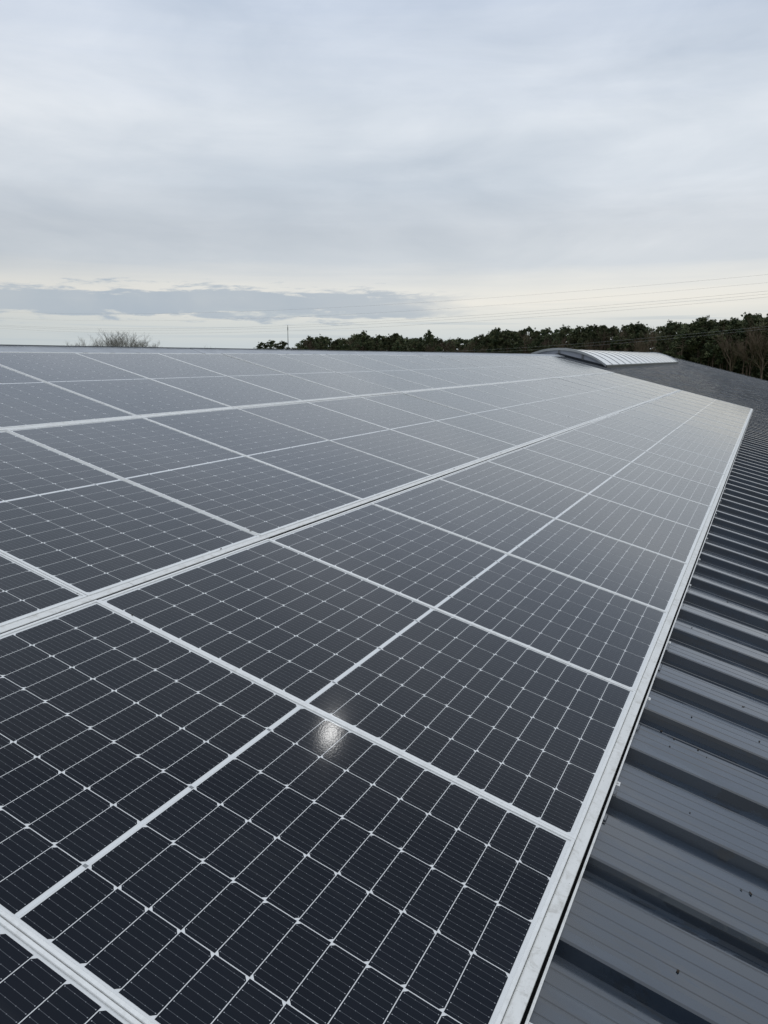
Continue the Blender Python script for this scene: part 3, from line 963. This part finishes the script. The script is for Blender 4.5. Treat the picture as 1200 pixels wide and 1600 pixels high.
# ------------------------------------------------------------------ mast and overhead lines
md = 260.0
mp = spot(450.5, md); mh = height_to(450.5, 508, md)
mo = link('antenna_mast', None, loc=mp)
tag(mo, 'thin upright grey mast rising beyond the ridge beside small pines', 'mast')
link('pole', MB().tube([(0, 0, -0.3), (0, 0, mh * 0.6), (0, 0, mh)], [0.17, 0.13, 0.07], 8, True).mesh('pole', M['mast']), mo)
link('antenna', MB().box(-0.06, 0.06, -0.12, 0.12, mh - 1.6, mh - 0.7).mesh('antenna', M['mast']), mo)


def wire(pts, dist_r, u_r, dist_l, u_l, label, rad, group):
    """an overhead conductor: straight in plan, sagging; pts are points it passes through in the photograph"""
    A, B = spot(u_r, dist_r)[:2], spot(u_l, dist_l)[:2]
    ss, hs = [], []
    for uu, vv in pts:
        d = bearing(uu)[:2]
        k = np.linalg.solve(np.array([[B[0] - A[0], -d[0]], [B[1] - A[1], -d[1]]]), cpos[:2] - A)
        s, dist = k[0], k[1]
        ss.append(s); hs.append(height_to(uu, vv, dist))
    co = np.polyfit(ss, hs, 2)
    mb = MB(); P = []
    for s in np.linspace(-0.35, 1.3, 56):
        p = A + (B - A) * s
        P.append((p[0], p[1], GZ + float(np.polyval(co, s))))
    c = np.array(P[0]); mb.tube([np.array(q) - c for q in P], [rad] * len(P), 5)
    o = link('power_line_wire', mb.mesh('power_line_wire', M['wire']), loc=c)
    tag(o, label, 'power line', group)


G = 'overhead power line wires'
wire([(1200, 428), (1000, 445), (800, 465), (540, 480), (400, 485), (0, 487)], 150, 1200, 300, 0, 'topmost thin overhead wire crossing the sky', 0.011, G)
wire([(1200, 440), (1000, 458), (800, 477), (600, 489), (400, 496), (0, 497)], 150, 1200, 300, 0, 'second overhead wire from the top crossing the sky', 0.010, G)
wire([(1200, 453), (1000, 471), (800, 490), (640, 501.5), (400, 510.5), (200, 511.5), (0, 508.5)], 150, 1200, 300, 0, 'upper wire of the close set of three crossing the sky', 0.014, G)
wire([(1200, 457.5), (1000, 475.5), (800, 494.5), (640, 505), (400, 513.5), (200, 514), (0, 510.5)], 152, 1200, 302, 0, 'middle wire of the close set of three crossing the sky', 0.014, G)
wire([(1200, 462), (1000, 480.5), (800, 500), (640, 510), (400, 518.5), (200, 518), (0, 513.5)], 154, 1200, 304, 0, 'lowest wire of the close set of three crossing the sky', 0.014, G)
wire([(1200, 509), (1050, 525.5), (900, 536), (800, 545), (700, 549)], 150, 1200, 230, 700, 'upper of two low wires hanging in front of the dark wood', 0.017, 'low wires before the wood')
wire([(1200, 513), (1050, 529.5), (900, 541), (800, 549), (700, 552.5)], 151, 1200, 231, 700, 'lower of two low wires hanging in front of the dark wood', 0.017, 'low wires before the wood')

# ------------------------------------------------------------------ dead leaves and bits of moss on the bare roof
rng = np.random.default_rng(5)


def leaf_mesh(seed):
    rg = np.random.default_rng(seed)
    n = 7; v = [(0, 0, 0.002)]; f = []
    for j in range(n):
        a = 2 * PI * j / n
        r = rg.uniform(0.5, 1.0)
        v.append((math.cos(a) * 0.013 * r, math.sin(a) * 0.0055 * r, rg.uniform(0, 0.004)))
    for j in range(n): f.append((0, 1 + j, 1 + (j + 1) % n))
    v += [(x, y, z - 0.0008) for x, y, z in v]; f += [tuple(8 + i for i in reversed(q)) for q in f]
    mb = MB(); mb.v, mb.f = v, f
    return mb.mesh('dead_leaf', M['leaf'])


leafs = [leaf_mesh(s) for s in range(5)]
for j in range(34):
    k = rng.integers(0, 12); x = 0.62 + k * RIB; y = rng.uniform(-0.75, -0.09)
    xx = RIB0 + math.floor((x - RIB0) / RIB) * RIB + rng.uniform(0.085, 0.30)
    o = link('dead_leaf', leafs[j % 5], loc=W(xx, y, PAN + 0.0012), rot=(TILT, 0, rng.uniform(-0.9, 0.9)))
    sc = rng.uniform(0.3, 0.8); o.scale = (sc, sc, sc)
    tag(o, 'small dark dead leaf or crumb lying on the bare ribbed roof', 'leaf', 'dead leaves scattered on the bare roof')

# crumbs of moss blown into the joints between the panels
for px_, py_ in ((2 * PW + 0.004, 1.86), (1 * PW + 0.012, 1.60), (3 * PW - 0.008, 1.72), (1 * PW - 0.02, 1.83), (4 * PW + 0.4, 1.79), (3 * PW + 0.01, 3.50), (2 * PW - 0.3, 1.80), (5 * PW + 0.5, 1.79)):
    o = link('moss_crumb', leafs[int(px_ * 10) % 5], loc=W(px_, py_, 0.0012), rot=(TILT, 0, rng.uniform(-2, 2)))
    sc = rng.uniform(0.5, 0.9); o.scale = (sc, sc, sc * 1.6)
    tag(o, 'tiny black moss crumb lying in a joint between solar panels', 'moss', 'moss crumbs on the panel joints')
